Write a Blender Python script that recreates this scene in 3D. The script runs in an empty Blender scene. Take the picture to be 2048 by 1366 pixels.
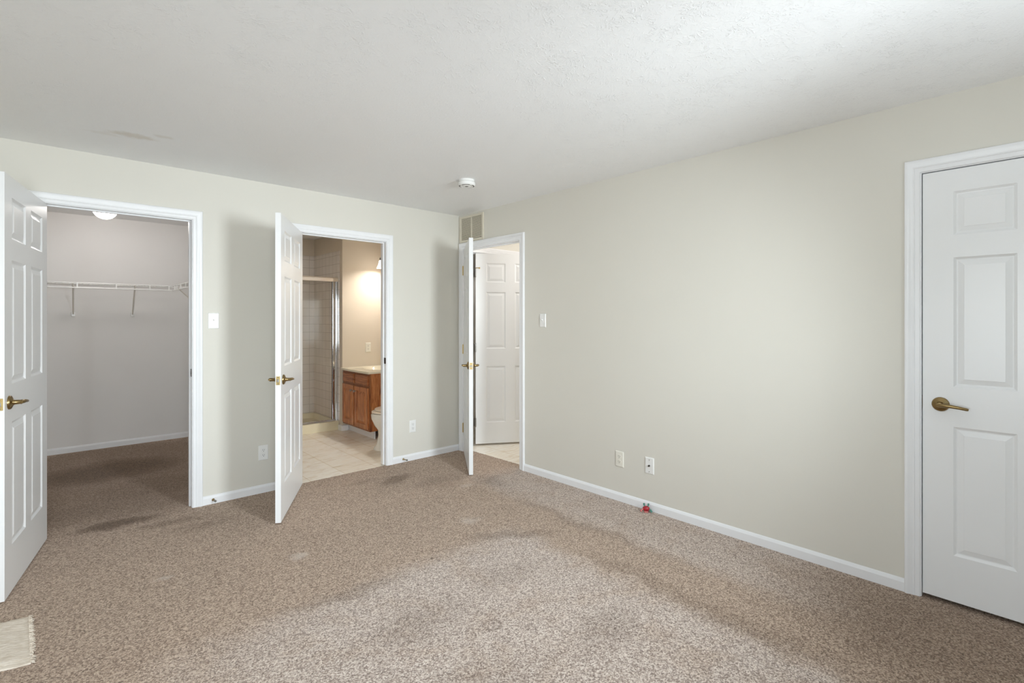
import bpy, bmesh, math, random
from mathutils import Vector, Matrix
random.seed(7)
PI = math.pi
R = math.radians
scene = bpy.context.scene
C = scene.collection

# ------------------------------------------------------------------ camera, light, exposure
cam_d = bpy.data.cameras.new('camera')
cam = bpy.data.objects.new('camera', cam_d)
C.objects.link(cam)
scene.camera = cam
cam.location = (-3.1698, -4.2581, 1.3655)
cam.rotation_euler = (PI/2, 0, R(47.3534 - 90))
cam_d.sensor_width = 36
cam_d.lens = 36*1011.47/2048
cam_d.shift_y = -45.1/2048
cam_d.clip_start = 0.02

scene.view_settings.view_transform = 'Standard'
scene.view_settings.look = 'None'
scene.view_settings.gamma = 1
scene.view_settings.use_curve_mapping = False
scene.view_settings.exposure = 0.0
scene.cycles.use_denoising = True
scene.cycles.diffuse_bounces = 8
scene.cycles.max_bounces = 14

world = bpy.data.worlds.new('sky')
scene.world = world
world.use_nodes = True
wn = world.node_tree
bg = wn.nodes['Background']
sky = wn.nodes.new('ShaderNodeTexSky')
sky.sky_type = 'NISHITA'
sky.sun_disc = False
sky.sun_elevation = R(40)
sky.sun_rotation = R(0)
wn.links.new(sky.outputs['Color'], bg.inputs['Color'])
bg.inputs['Strength'].default_value = 0.35

def area_light(name, loc, rot, sx, sy, power, color=(1, 1, 1), spread=PI):
    d = bpy.data.lights.new(name, 'AREA')
    d.shape = 'RECTANGLE'
    d.size, d.size_y = sx, sy
    d.energy = power
    d.color = color
    d.spread = spread
    o = bpy.data.objects.new(name, d)
    o.location = loc
    o.rotation_euler = rot
    C.objects.link(o)
    return o

# daylight in the two windows of the wall behind the camera
WIN = [(-1.66, -0.90), (-4.02, -2.95)]
WZ0, WZ1 = 0.66, 1.95
WZ = [(1.18, 2.10), (WZ0, WZ1)]
YB = -4.80
for (wx0, wx1), (z0, z1), direct, spread, up in zip(WIN, WZ, (32, 28), (94, 100), (9, 8)):
    c = (wx0+wx1)/2
    # sky light falling into the room
    area_light('window_daylight', (c, YB-0.012, (z0+z1)/2), (PI/2-R(10), 0, 0), (wx1-wx0)*0.75, z1-z0-0.1, direct, (0.875, 0.955, 1.0), R(spread))
    # added fill lamp aimed up to brighten the ceiling
    area_light('window_upward_daylight', (c, YB+0.005, (z0+z1)/2-0.1), (PI/2+R(66), 0, 0), wx1-wx0-0.1, 0.8, up, (0.875, 0.955, 1.0), R(140))

# a third window in the side wall, left of the camera
SIDE_Y = (-4.55, -3.55)
XL = -4.35
area_light('window_daylight', (XL-0.012, sum(SIDE_Y)/2, (WZ0+WZ1)/2), (PI/2, 0, -PI/2), 0.9, WZ1-WZ0-0.1, 16, (0.875, 0.955, 1.0), R(125))

# ------------------------------------------------------------------ materials
def srgb(r, g, b):
    def f(c):
        c /= 255
        return c/12.92 if c <= 0.04045 else ((c+0.055)/1.055)**2.4
    return (f(r), f(g), f(b), 1)

def new_mat(name):
    m = bpy.data.materials.new(name)
    m.use_nodes = True
    return m, m.node_tree, m.node_tree.nodes['Principled BSDF']

def N(nt, kind, **kw):
    n = nt.nodes.new(kind)
    for k, v in kw.items():
        if k.startswith('i_'):
            n.inputs[k[2:].replace('_', ' ')].default_value = v
        else:
            setattr(n, k, v)
    return n

def coords(nt):
    return N(nt, 'ShaderNodeTexCoord').outputs['Object']

def noise(nt, co, scale, detail=2, rough=0.5, distortion=0):
    n = N(nt, 'ShaderNodeTexNoise')
    n.inputs['Scale'].default_value = scale
    n.inputs['Detail'].default_value = detail
    n.inputs['Roughness'].default_value = rough
    n.inputs['Distortion'].default_value = distortion
    nt.links.new(co, n.inputs['Vector'])
    return n

def bump(nt, height, bs, strength, dist):
    b = N(nt, 'ShaderNodeBump')
    b.inputs['Strength'].default_value = strength
    b.inputs['Distance'].default_value = dist
    nt.links.new(height, b.inputs['Height'])
    nt.links.new(b.outputs['Normal'], bs.inputs['Normal'])
    return b

def ramp(nt, fac, stops):
    r = N(nt, 'ShaderNodeValToRGB')
    e = r.color_ramp.elements
    while len(e) < len(stops):
        e.new(0.5)
    for k, (p, c) in enumerate(stops):
        e[k].position = p
        e[k].color = c if len(c) == 4 else (*c, 1)
    nt.links.new(fac, r.inputs['Fac'])
    return r.outputs['Color']

def math_(nt, op, a, b=None, c=None, clamp=False):
    m = N(nt, 'ShaderNodeMath', operation=op, use_clamp=clamp)
    for i, v in enumerate((a, b, c)):
        if v is None:
            continue
        if isinstance(v, (int, float)):
            m.inputs[i].default_value = v
        else:
            nt.links.new(v, m.inputs[i])
    return m.outputs[0]

def smooth(nt, v, lo, hi):
    m = N(nt, 'ShaderNodeMapRange', interpolation_type='SMOOTHSTEP')
    m.inputs['From Min'].default_value = lo
    m.inputs['From Max'].default_value = hi
    nt.links.new(v, m.inputs['Value'])
    return m.outputs['Result']

def mixc(nt, fac, a, b, mode='MIX'):
    m = N(nt, 'ShaderNodeMix', data_type='RGBA', blend_type=mode)
    for sock, v in ((m.inputs[0], fac), (m.inputs[6], a), (m.inputs[7], b)):
        if isinstance(v, (int, float)):
            sock.default_value = v
        elif isinstance(v, tuple):
            sock.default_value = v if len(v) == 4 else (*v, 1)
        else:
            nt.links.new(v, sock)
    return m.outputs[2]

def paint(name, col, rough=0.6, bscale=220, bstr=0.08, bdist=0.001, spec=0.3, vary=0.015):
    m, nt, bs = new_mat(name)
    co = coords(nt)
    n = noise(nt, co, 1.3, 3, 0.6)
    c2 = tuple(max(0, c*(1-vary*4)) for c in col[:3])
    nt.links.new(mixc(nt, n.outputs['Fac'], col, c2), bs.inputs['Base Color'])
    bs.inputs['Roughness'].default_value = rough
    bs.inputs['Specular IOR Level'].default_value = spec
    if bstr:
        bump(nt, noise(nt, co, bscale, 2).outputs['Fac'], bs, bstr, bdist)
    return m

def plain(name, col, rough=0.4, metal=0.0, spec=0.5, bscale=0, bstr=0.1, bdist=0.0005):
    m, nt, bs = new_mat(name)
    co = coords(nt)
    n = noise(nt, co, 9, 2)
    c2 = tuple(c*0.94 for c in col[:3])
    nt.links.new(mixc(nt, n.outputs['Fac'], col, c2), bs.inputs['Base Color'])
    bs.inputs['Roughness'].default_value = rough
    bs.inputs['Metallic'].default_value = metal
    bs.inputs['Specular IOR Level'].default_value = spec
    if bscale:
        bump(nt, noise(nt, co, bscale, 3).outputs['Fac'], bs, bstr, bdist)
    return m

M = {}
M['wall'] = paint('beige_wall_paint', srgb(222, 219, 210), 0.55, 260, 0.10, 0.0012)
M['closet_wall'] = paint('pale_grey_closet_paint', srgb(234, 232, 230), 0.6)
M['bath_wall'] = paint('warm_beige_bathroom_paint', srgb(218, 208, 193), 0.45)
M['trim'] = plain('white_trim_paint', srgb(240, 241, 243), 0.32, spec=0.5)
M['white_plastic'] = plain('white_plastic', srgb(240, 240, 238), 0.18)
M['ivory_plastic'] = plain('ivory_plastic', srgb(236, 233, 222), 0.25)
M['dark'] = plain('dark_slot', srgb(45, 42, 40), 0.6)
M['brass'] = plain('antique_brass', srgb(150, 128, 88), 0.28, 1.0, bscale=60, bstr=0.03)
M['bright_brass'] = plain('polished_brass', srgb(205, 180, 125), 0.3, 1.0)
M['steel'] = plain('dull_steel', srgb(170, 168, 165), 0.3, 1.0)
M['bronze'] = plain('dark_bronze', srgb(92, 84, 76), 0.35, 1.0)
M['chrome'] = plain('chrome', srgb(225, 227, 232), 0.08, 1.0)
M['satin_nickel'] = plain('satin_nickel_header', srgb(236, 224, 210), 0.4, 0.55)
M['porcelain'] = plain('white_porcelain', srgb(240, 236, 228), 0.08)
M['seat_plastic'] = plain('bone_seat_plastic', srgb(238, 226, 210), 0.2)
M['marble'] = plain('cream_cultured_marble', srgb(240, 234, 214), 0.15)
M['pan'] = plain('cream_acrylic', srgb(232, 222, 192), 0.25)
M['vent'] = plain('beige_painted_metal', srgb(222, 215, 198), 0.45)
M['vent_dark'] = plain('grille_shadow_cavity', srgb(70, 60, 50), 0.9)
M['rubber'] = plain('grey_rubber', srgb(120, 118, 112), 0.7)
M['wire'] = plain('white_vinyl_coated_wire', srgb(250, 250, 248), 0.3)
M['red'] = plain('red_plastic', srgb(170, 40, 50), 0.35)
M['teal'] = plain('teal_plastic', srgb(60, 130, 115), 0.4)
M['pink'] = plain('pink_plastic', srgb(205, 120, 115), 0.4)

# ceiling: brushed stipple texture, one faint stain near the wall
def ceiling_mat():
    m, nt, bs = new_mat('textured_white_ceiling')
    co = coords(nt)
    wide = noise(nt, co, 1.1, 2)
    base = mixc(nt, wide.outputs['Fac'], srgb(243, 244, 245), srgb(239, 240, 241))
    sep = N(nt, 'ShaderNodeSeparateXYZ')
    nt.links.new(co, sep.inputs[0])
    f = None
    for (x, y, rx, ry, s) in ((-2.80, -0.57, 0.11, 0.05, 0.42), (-2.66, -0.67, 0.05, 0.03, 0.25), (-2.92, -0.50, 0.08, 0.03, 0.16)):
        dx = math_(nt, 'DIVIDE', math_(nt, 'SUBTRACT', sep.outputs[0], x), rx)
        dy = math_(nt, 'DIVIDE', math_(nt, 'SUBTRACT', sep.outputs[1], y), ry)
        d = math_(nt, 'SQRT', math_(nt, 'ADD', math_(nt, 'MULTIPLY', dx, dx), math_(nt, 'MULTIPLY', dy, dy)))
        d = math_(nt, 'ADD', d, math_(nt, 'MULTIPLY', math_(nt, 'SUBTRACT', noise(nt, co, 22, 3).outputs['Fac'], 0.5), 1.6))
        g = math_(nt, 'MULTIPLY', math_(nt, 'SUBTRACT', 1.0, smooth(nt, d, 0.4, 1.3)), s)
        f = g if f is None else math_(nt, 'MAXIMUM', f, g)
    nt.links.new(mixc(nt, f, base, srgb(200, 190, 170)), bs.inputs['Base Color'])
    bs.inputs['Roughness'].default_value = 0.5
    bs.inputs['Specular IOR Level'].default_value = 0.35
    a = noise(nt, co, 46, 4, 0.6, 2.0).outputs['Fac']
    b = noise(nt, co, 9, 3, 0.5, 1.0).outputs['Fac']
    h = math_(nt, 'MULTIPLY', smooth(nt, a, 0.48, 0.66), math_(nt, 'ADD', 0.25, smooth(nt, b, 0.45, 0.7)))
    bump(nt, h, bs, 0.42, 0.005)
    return m
M['ceiling'] = ceiling_mat()

# carpet: speckled tufts, worn walkways, soiled and shade-painted spots and the paler field where a bed stood
def carpet_mat():
    m, nt, bs = new_mat('speckled_taupe_carpet')
    co = coords(nt)
    sep = N(nt, 'ShaderNodeSeparateXYZ')
    nt.links.new(co, sep.inputs[0])
    wob = noise(nt, co, 3.2, 3, 0.6)
    wob2 = noise(nt, co, 9, 3, 0.6)
    w = math_(nt, 'SUBTRACT', wob.outputs['Fac'], 0.5)
    w2 = math_(nt, 'SUBTRACT', wob2.outputs['Fac'], 0.5)
    X = math_(nt, 'ADD', sep.outputs[0], math_(nt, 'ADD', math_(nt, 'MULTIPLY', w, 0.20), math_(nt, 'MULTIPLY', w2, 0.12)))
    Y = math_(nt, 'ADD', sep.outputs[1], math_(nt, 'ADD', math_(nt, 'MULTIPLY', w, -0.20), math_(nt, 'MULTIPLY', w2, 0.12)))
    # tufts
    vor = N(nt, 'ShaderNodeTexVoronoi')
    vor.inputs['Scale'].default_value = 185
    nt.links.new(co, vor.inputs['Vector'])
    sc = N(nt, 'ShaderNodeSeparateColor')
    nt.links.new(vor.outputs['Color'], sc.inputs[0])
    fine = noise(nt, co, 420, 2, 0.6).outputs['Fac']
    mid = noise(nt, co, 60, 3, 0.7).outputs['Fac']
    t = math_(nt, 'ADD', math_(nt, 'MULTIPLY', sc.outputs[0], 0.55),
              math_(nt, 'ADD', math_(nt, 'MULTIPLY', fine, 0.35), math_(nt, 'MULTIPLY', mid, 0.32)))
    tuft = ramp(nt, t, [(0.22, srgb(102, 87, 78)), (0.42, srgb(156, 139, 128)),
                        (0.62, srgb(193, 176, 164)), (0.88, srgb(232, 219, 208))])
    # where the bed stood the pile is cleaner
    bed = math_(nt, 'MULTIPLY', math_(nt, 'SUBTRACT', 1, smooth(nt, Y, -1.98, -1.72)),
                math_(nt, 'SUBTRACT', 1, smooth(nt, X, -1.06, -0.84)))
    bed = math_(nt, 'MULTIPLY', bed, smooth(nt, X, -3.2, -2.3))
    strip = smooth(nt, X, -0.62, -0.42)
    strip = math_(nt, 'MULTIPLY', strip, math_(nt, 'SUBTRACT', 1, smooth(nt, Y, -1.1, -0.7)))
    strip = math_(nt, 'MULTIPLY', strip, smooth(nt, Y, -3.9, -3.0))
    clean = math_(nt, 'MAXIMUM', bed, math_(nt, 'MULTIPLY', strip, 0.85))
    clean = math_(nt, 'MAXIMUM', clean, 0.0)
    blot = smooth(nt, noise(nt, co, 4.5, 4, 0.65, 0.4).outputs['Fac'], 0.46, 0.68)
    clean = math_(nt, 'MULTIPLY', clean, math_(nt, 'SUBTRACT', 1, math_(nt, 'MULTIPLY', blot, 0.45)))
    worn = mixc(nt, 1.0, tuft, (0.83, 0.75, 0.66), 'MULTIPLY')
    col = mixc(nt, clean, worn, tuft)
    # scuffs, soil, painted-in shade and pale spots
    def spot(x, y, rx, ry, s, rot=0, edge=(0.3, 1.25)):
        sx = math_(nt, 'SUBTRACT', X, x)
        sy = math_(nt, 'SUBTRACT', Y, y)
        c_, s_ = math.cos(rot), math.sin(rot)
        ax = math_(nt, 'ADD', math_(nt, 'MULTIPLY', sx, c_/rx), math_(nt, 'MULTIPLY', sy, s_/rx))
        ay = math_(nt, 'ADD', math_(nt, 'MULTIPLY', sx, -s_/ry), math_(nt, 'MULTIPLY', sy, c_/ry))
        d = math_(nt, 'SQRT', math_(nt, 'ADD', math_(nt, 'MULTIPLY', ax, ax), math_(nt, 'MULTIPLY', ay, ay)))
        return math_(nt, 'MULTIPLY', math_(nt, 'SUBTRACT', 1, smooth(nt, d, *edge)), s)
    dark = None
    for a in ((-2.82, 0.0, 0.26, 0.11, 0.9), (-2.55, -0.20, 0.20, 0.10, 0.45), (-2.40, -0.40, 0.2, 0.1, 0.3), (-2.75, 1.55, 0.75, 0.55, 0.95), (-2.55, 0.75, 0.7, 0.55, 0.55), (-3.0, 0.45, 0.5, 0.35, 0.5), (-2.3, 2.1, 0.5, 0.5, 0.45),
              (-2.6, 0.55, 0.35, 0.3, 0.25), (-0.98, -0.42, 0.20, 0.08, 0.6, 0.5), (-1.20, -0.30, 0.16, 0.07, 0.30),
              (-0.75, -0.75, 0.22, 0.2, 0.25), (-0.40, -1.0, 0.14, 0.22, 0.35), (-1.00, -1.90, 0.32, 0.07, 0.40, -0.6),
              (-2.05, -1.85, 0.40, 0.07, 0.32, -0.15), (-0.86, -2.75, 0.06, 0.55, 0.28), (-0.88, -3.25, 0.1, 0.5, 0.30),
              (-1.35, -2.25, 0.30, 0.10, 0.22), (-1.95, -2.30, 0.30, 0.16, 0.25), (-0.55, -2.1, 0.05, 0.7, 0.25),
              (-1.35, -2.9, 0.22, 0.14, 0.30), (-2.10, -2.85, 0.4, 0.2, 0.25), (-1.557, -1.815, 0.018, 0.022, 0.8), (-0.35, -3.9, 0.5, 0.6, 0.40), (-2.7, 1.35, 1.25, 1.45, 0.42, 0, (0.75, 1.0))):  # final pair: shade painted in by the right door and across the closet
        g = spot(*a)
        dark = g if dark is None else math_(nt, 'MAXIMUM', dark, g)
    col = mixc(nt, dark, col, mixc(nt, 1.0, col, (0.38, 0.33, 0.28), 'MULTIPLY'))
    pale = None
    for a in ((-2.11, -1.27, 0.06, 0.05, 0.55), (-1.05, -1.55, 0.07, 0.08, 0.45), (-2.71, -1.05, 0.05, 0.035, 0.5), (-0.62, -0.95, 0.06, 0.05, 0.3)):
        g = spot(*a)
        pale = g if pale is None else math_(nt, 'MAXIMUM', pale, g)
    col = mixc(nt, pale, col, srgb(214, 202, 192))
    # a round furniture dent
    dx = math_(nt, 'SUBTRACT', sep.outputs[0], -1.705)
    dy = math_(nt, 'SUBTRACT', sep.outputs[1], -2.54)
    rr = math_(nt, 'SQRT', math_(nt, 'ADD', math_(nt, 'MULTIPLY', dx, dx), math_(nt, 'MULTIPLY', dy, dy)))
    ring = math_(nt, 'SUBTRACT', 1, smooth(nt, math_(nt, 'ABSOLUTE', math_(nt, 'SUBTRACT', rr, 0.038)), 0.003, 0.012))
    col = mixc(nt, math_(nt, 'MULTIPLY', ring, 0.5), col, mixc(nt, 1.0, col, (0.45, 0.40, 0.36), 'MULTIPLY'))
    nt.links.new(col, bs.inputs['Base Color'])
    bs.inputs['Roughness'].default_value = 0.95
    bs.inputs['Specular IOR Level'].default_value = 0.05
    bs.inputs['Sheen Weight'].default_value = 0.15
    h = math_(nt, 'ADD', math_(nt, 'MULTIPLY', vor.outputs['Distance'], -0.8), math_(nt, 'MULTIPLY', fine, 0.6))
    bump(nt, h, bs, 0.75, 0.006)
    return m
M['carpet'] = carpet_mat()

def vinyl_mat():
    m, nt, bs = new_mat('tan_stone_look_vinyl')
    co = coords(nt)
    mp = N(nt, 'ShaderNodeMapping')
    mp.inputs['Rotation'].default_value = (0, 0, R(0))
    nt.links.new(co, mp.inputs['Vector'])
    br = N(nt, 'ShaderNodeTexBrick')
    br.offset = 0.0
    br.inputs['Scale'].default_value = 1
    br.inputs['Brick Width'].default_value = 0.305
    br.inputs['Row Height'].default_value = 0.305
    br.inputs['Mortar Size'].default_value = 0.003
    br.inputs['Color1'].default_value = srgb(250, 246, 238)
    br.inputs['Color2'].default_value = srgb(244, 237, 224)
    br.inputs['Mortar'].default_value = srgb(222, 208, 184)
    nt.links.new(mp.outputs[0], br.inputs['Vector'])
    mp2 = N(nt, 'ShaderNodeMapping')
    mp2.inputs['Scale'].default_value = (3, 14, 1)
    mp2.inputs['Rotation'].default_value = (0, 0, R(25))
    nt.links.new(co, mp2.inputs['Vector'])
    v = noise(nt, mp2.outputs[0], 1.6, 5, 0.65, 0.8).outputs['Fac']
    vein = ramp(nt, v, [(0.35, srgb(216, 196, 164)), (0.5, srgb(255, 255, 255)), (0.7, srgb(244, 234, 216))])
    nt.links.new(mixc(nt, 0.55, br.outputs['Color'], vein, 'MULTIPLY'), bs.inputs['Base Color'])
    bs.inputs['Roughness'].default_value = 0.38
    return m
M['vinyl'] = vinyl_mat()

def tile_mat():
    m, nt, bs = new_mat('glossy_white_shower_tile')
    co = coords(nt)
    sep = N(nt, 'ShaderNodeSeparateXYZ')
    nt.links.new(co, sep.inputs[0])
    cmb = N(nt, 'ShaderNodeCombineXYZ')
    nt.links.new(math_(nt, 'ADD', sep.outputs[0], sep.outputs[1]), cmb.inputs[0])
    nt.links.new(sep.outputs[2], cmb.inputs[1])
    br = N(nt, 'ShaderNodeTexBrick')
    br.offset = 0.0
    br.inputs['Scale'].default_value = 1
    br.inputs['Brick Width'].default_value = 0.108
    br.inputs['Row Height'].default_value = 0.108
    br.inputs['Mortar Size'].default_value = 0.0022
    br.inputs['Mortar Smooth'].default_value = 0.3
    br.inputs['Color1'].default_value = srgb(232, 226, 220)
    br.inputs['Color2'].default_value = srgb(226, 219, 212)
    br.inputs['Mortar'].default_value = srgb(180, 170, 162)
    nt.links.new(cmb.outputs[0], br.inputs['Vector'])
    nt.links.new(br.outputs['Color'], bs.inputs['Base Color'])
    bs.inputs['Roughness'].default_value = 0.05
    bs.inputs['IOR'].default_value = 1.62
    bump(nt, br.outputs['Fac'], bs, -0.4, 0.002)
    return m
M['tile'] = tile_mat()

def oak_mat(name, axis, k=1.0):
    m, nt, bs = new_mat(name)
    co = coords(nt)
    mp = N(nt, 'ShaderNodeMapping')
    s = [22, 22, 22]
    s[axis] = 1.6
    mp.inputs['Scale'].default_value = s
    nt.links.new(co, mp.inputs['Vector'])
    g = noise(nt, mp.outputs[0], 2.2, 5, 0.6, 1.2).outputs['Fac']
    g2 = noise(nt, mp.outputs[0], 9, 3, 0.6, 0.3).outputs['Fac']
    f = math_(nt, 'ADD', math_(nt, 'MULTIPLY', g, 0.7), math_(nt, 'MULTIPLY', g2, 0.3))
    c = [srgb(*q) for q in ((112, 60, 32), (178, 110, 66), (212, 150, 98))]
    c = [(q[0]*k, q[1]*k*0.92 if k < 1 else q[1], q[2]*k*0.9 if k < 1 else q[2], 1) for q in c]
    nt.links.new(ramp(nt, f, list(zip((0.34, 0.48, 0.64), c))), bs.inputs['Base Color'])
    bs.inputs['Roughness'].default_value = 0.35
    bump(nt, g2, bs, 0.08, 0.001)
    return m
M['oak'] = oak_mat('honey_oak', 2)
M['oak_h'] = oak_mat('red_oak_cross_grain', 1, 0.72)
M['oak_frame'] = oak_mat('red_oak_frame', 2, 0.6)  # darkened in its colour to stand for shade between the fronts

def door_mat():
    m, nt, bs = new_mat('white_moulded_door_paint')
    co = coords(nt)
    mp = N(nt, 'ShaderNodeMapping')
    mp.inputs['Scale'].default_value = (38, 38, 3)
    nt.links.new(co, mp.inputs['Vector'])
    g = noise(nt, mp.outputs[0], 2.4, 4, 0.6, 1.5)
    bs.inputs['Base Color'].default_value = srgb(236, 237, 238)
    n = noise(nt, co, 2.0, 2)
    nt.links.new(mixc(nt, n.outputs['Fac'], srgb(238, 239, 240), srgb(233, 234, 235)), bs.inputs['Base Color'])
    bs.inputs['Roughness'].default_value = 0.30
    bump(nt, g.outputs['Fac'], bs, 0.14, 0.001)
    return m
M['door'] = door_mat()

def glow(name, col, strength):
    m, nt, bs = new_mat(name)
    n = noise(nt, coords(nt), 3, 1)
    nt.links.new(mixc(nt, n.outputs['Fac'], col, tuple(c*0.97 for c in col[:3])), bs.inputs['Emission Color'])
    bs.inputs['Base Color'].default_value = (0.9, 0.9, 0.88, 1)
    bs.inputs['Emission Strength'].default_value = strength
    return m
M['globe'] = glow('frosted_globe_lit', (1.0, 0.95, 0.91, 1), 38)
M['hall_globe'] = glow('frosted_diffuser_lit', (1.0, 0.95, 0.91, 1), 70)
M['shade'] = glow('frosted_shade_lit', (1.0, 0.90, 0.78, 1), 5)
M['bulb'] = glow('lit_bulb', (1.0, 0.92, 0.83, 1), 400)

def glass_mat(name, tint=(0.94, 0.97, 0.97), gloss=0.08):
    m = bpy.data.materials.new(name)
    m.use_nodes = True
    nt = m.node_tree
    for n in list(nt.nodes):
        nt.nodes.remove(n)
    out = N(nt, 'ShaderNodeOutputMaterial')
    tr = N(nt, 'ShaderNodeBsdfTransparent')
    tr.inputs['Color'].default_value = (*tint, 1)
    gl = N(nt, 'ShaderNodeBsdfGlossy')
    gl.inputs['Roughness'].default_value = 0.02
    lw = N(nt, 'ShaderNodeLayerWeight')
    lw.inputs['Blend'].default_value = 0.5
    f5 = math_(nt, 'POWER', lw.outputs['Facing'], 4.0)
    fac = math_(nt, 'ADD', 0.045, math_(nt, 'MULTIPLY', f5, 0.8))
    mx = N(nt, 'ShaderNodeMixShader')
    nt.links.new(fac, mx.inputs[0])
    nt.links.new(tr.outputs[0], mx.inputs[1])
    nt.links.new(gl.outputs[0], mx.inputs[2])
    nt.links.new(mx.outputs[0], out.inputs['Surface'])
    return m
M['glass'] = glass_mat('clear_glass', (0.985, 0.985, 0.98))

def rug_mat():
    m, nt, bs = new_mat('cream_shag')
    co = coords(nt)
    mp = N(nt, 'ShaderNodeMapping')
    mp.inputs['Scale'].default_value = (14, 80, 30)
    mp.inputs['Rotation'].default_value = (0, 0, R(-18))
    nt.links.new(co, mp.inputs['Vector'])
    g = noise(nt, mp.outputs[0], 2.0, 4, 0.65, 0.6).outputs['Fac']
    nt.links.new(ramp(nt, g, [(0.3, srgb(204, 190, 172)), (0.55, srgb(228, 217, 203)), (0.75, srgb(244, 236, 226))]), bs.inputs['Base Color'])
    bs.inputs['Roughness'].default_value = 0.9
    bs.inputs['Specular IOR Level'].default_value = 0.1
    bump(nt, g, bs, 0.6, 0.006)
    return m
M['rug'] = rug_mat()

# ------------------------------------------------------------------ mesh helpers
def box(bm, x0, x1, y0, y1, z0, z1, bev=0, seg=2):
    t = bmesh.new()
    bmesh.ops.create_cube(t, size=1)
    for v in t.verts:
        v.co = Vector((x0+(v.co.x+0.5)*(x1-x0), y0+(v.co.y+0.5)*(y1-y0), z0+(v.co.z+0.5)*(z1-z0)))
    if bev:
        bmesh.ops.bevel(t, geom=list(t.edges), offset=bev, segments=seg, affect='EDGES', profile=0.5)
    merge(bm, t)

def merge(bm, t, mat=None):
    if mat is not None:
        t.transform(mat)
    me = bpy.data.meshes.new('tmp')
    t.to_mesh(me)
    t.free()
    bm.from_mesh(me)
    bpy.data.meshes.remove(me)

def basis(d):
    d = d.normalized()
    a = Vector((0, 0, 1)) if abs(d.z) < 0.9 else Vector((1, 0, 0))
    u = d.cross(a).normalized()
    return u, u.cross(d).normalized()

def tube(bm, pts, r, n=12, caps=True, flat=1.0):
    pts = [Vector(p) for p in pts]
    rs = r if isinstance(r, (list, tuple)) else [r]*len(pts)
    rings = []
    u = v = None
    for i, p in enumerate(pts):
        d = (pts[min(i+1, len(pts)-1)] - pts[max(i-1, 0)])
        if u is None:
            u, v = basis(d)
        else:
            dn = d.normalized()
            u = (u - dn*u.dot(dn)).normalized()
            v = u.cross(dn).normalized()
        rings.append([bm.verts.new(p + u*math.cos(2*PI*k/n)*rs[i] + v*math.sin(2*PI*k/n)*rs[i]*flat) for k in range(n)])
    for a, b in zip(rings, rings[1:]):
        for k in range(n):
            bm.faces.new((a[k], a[(k+1) % n], b[(k+1) % n], b[k]))
    if caps:
        bm.faces.new(rings[0][::-1])
        bm.faces.new(rings[-1])

def lathe(bm, prof, n=32, mat=None):
    t = bmesh.new()
    rings = []
    for r, z in prof:
        if r < 1e-6:
            rings.append([t.verts.new((0, 0, z))])
        else:
            rings.append([t.verts.new((r*math.cos(2*PI*k/n), r*math.sin(2*PI*k/n), z)) for k in range(n)])
    for a, b in zip(rings, rings[1:]):
        for k in range(n):
            k2 = (k+1) % n
            if len(a) == 1 and len(b) == 1:
                continue
            if len(a) == 1:
                t.faces.new((a[0], b[k2], b[k]))
            elif len(b) == 1:
                t.faces.new((a[k], a[k2], b[0]))
            else:
                t.faces.new((a[k], a[k2], b[k2], b[k]))
    bmesh.ops.recalc_face_normals(t, faces=t.faces)
    merge(bm, t, mat)

def loft(bm, rings, cap0=True, cap1=True):
    vs = [[bm.verts.new(p) for p in ring] for ring in rings]
    n = len(vs[0])
    for a, b in zip(vs, vs[1:]):
        for k in range(n):
            bm.faces.new((a[k], a[(k+1) % n], b[(k+1) % n], b[k]))
    if cap0:
        bm.faces.new(vs[0][::-1])
    if cap1:
        bm.faces.new(vs[-1])

def ell(cx, cy, rx, ry, z, n=40, egg=0.0, p=2.0):
    out = []
    for k in range(n):
        a = 2*PI*k/n
        c, s = math.cos(a), math.sin(a)
        x = math.copysign(abs(c)**(2/p), c)*rx
        y = math.copysign(abs(s)**(2/p), s)*ry*(1+egg*c)
        out.append((cx+x, cy+y, z))
    return out

def obj(name, bm, mat, parent=None, smooth_angle=None, mats=None):
    bmesh.ops.recalc_face_normals(bm, faces=bm.faces)
    me = bpy.data.meshes.new(name)
    bm.to_mesh(me)
    bm.free()
    for x in (mats or [mat]):
        me.materials.append(x)
    o = bpy.data.objects.new(name, me)
    C.objects.link(o)
    if parent is not None:
        o.parent = parent
    if smooth_angle:
        me.shade_smooth()
        me.set_sharp_from_angle(angle=R(smooth_angle))
    return o

def empty(name, loc=(0, 0, 0), rotz=0):
    o = bpy.data.objects.new(name, None)
    o.empty_display_size = 0.1
    o.location = loc
    o.rotation_euler = (0, 0, rotz)
    C.objects.link(o)
    return o

def tag(o, label, cat, group=None):
    o['label'] = label
    o['category'] = cat
    if group:
        o['group'] = group
    return o

def struct(o, label, cat):
    o['kind'] = 'structure'
    return tag(o, label, cat)

def copy_tree(o, parent=None):
    c = o.copy()
    C.objects.link(c)
    if parent is not None:
        c.parent = parent
    for ch in list(o.children):
        copy_tree(ch, c)
    return c

# ------------------------------------------------------------------ room shell
T = 0.10          # wall thickness
H = 2.44
XL = -4.35        # side wall of the bedroom, left of the camera
DT = 2.082        # clear door opening height
Z0 = -0.06
CL = (-3.210, -2.395)     # closet doorway (along x)
BA = (-1.662, -0.842)     # bathroom doorway (along x)
HA = (-0.920, -0.083)     # hallway doorway (along y)
RC = (-4.566, -3.793)     # closed closet doorway on the right wall (along y)
J = 0.018                 # jamb board

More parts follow.
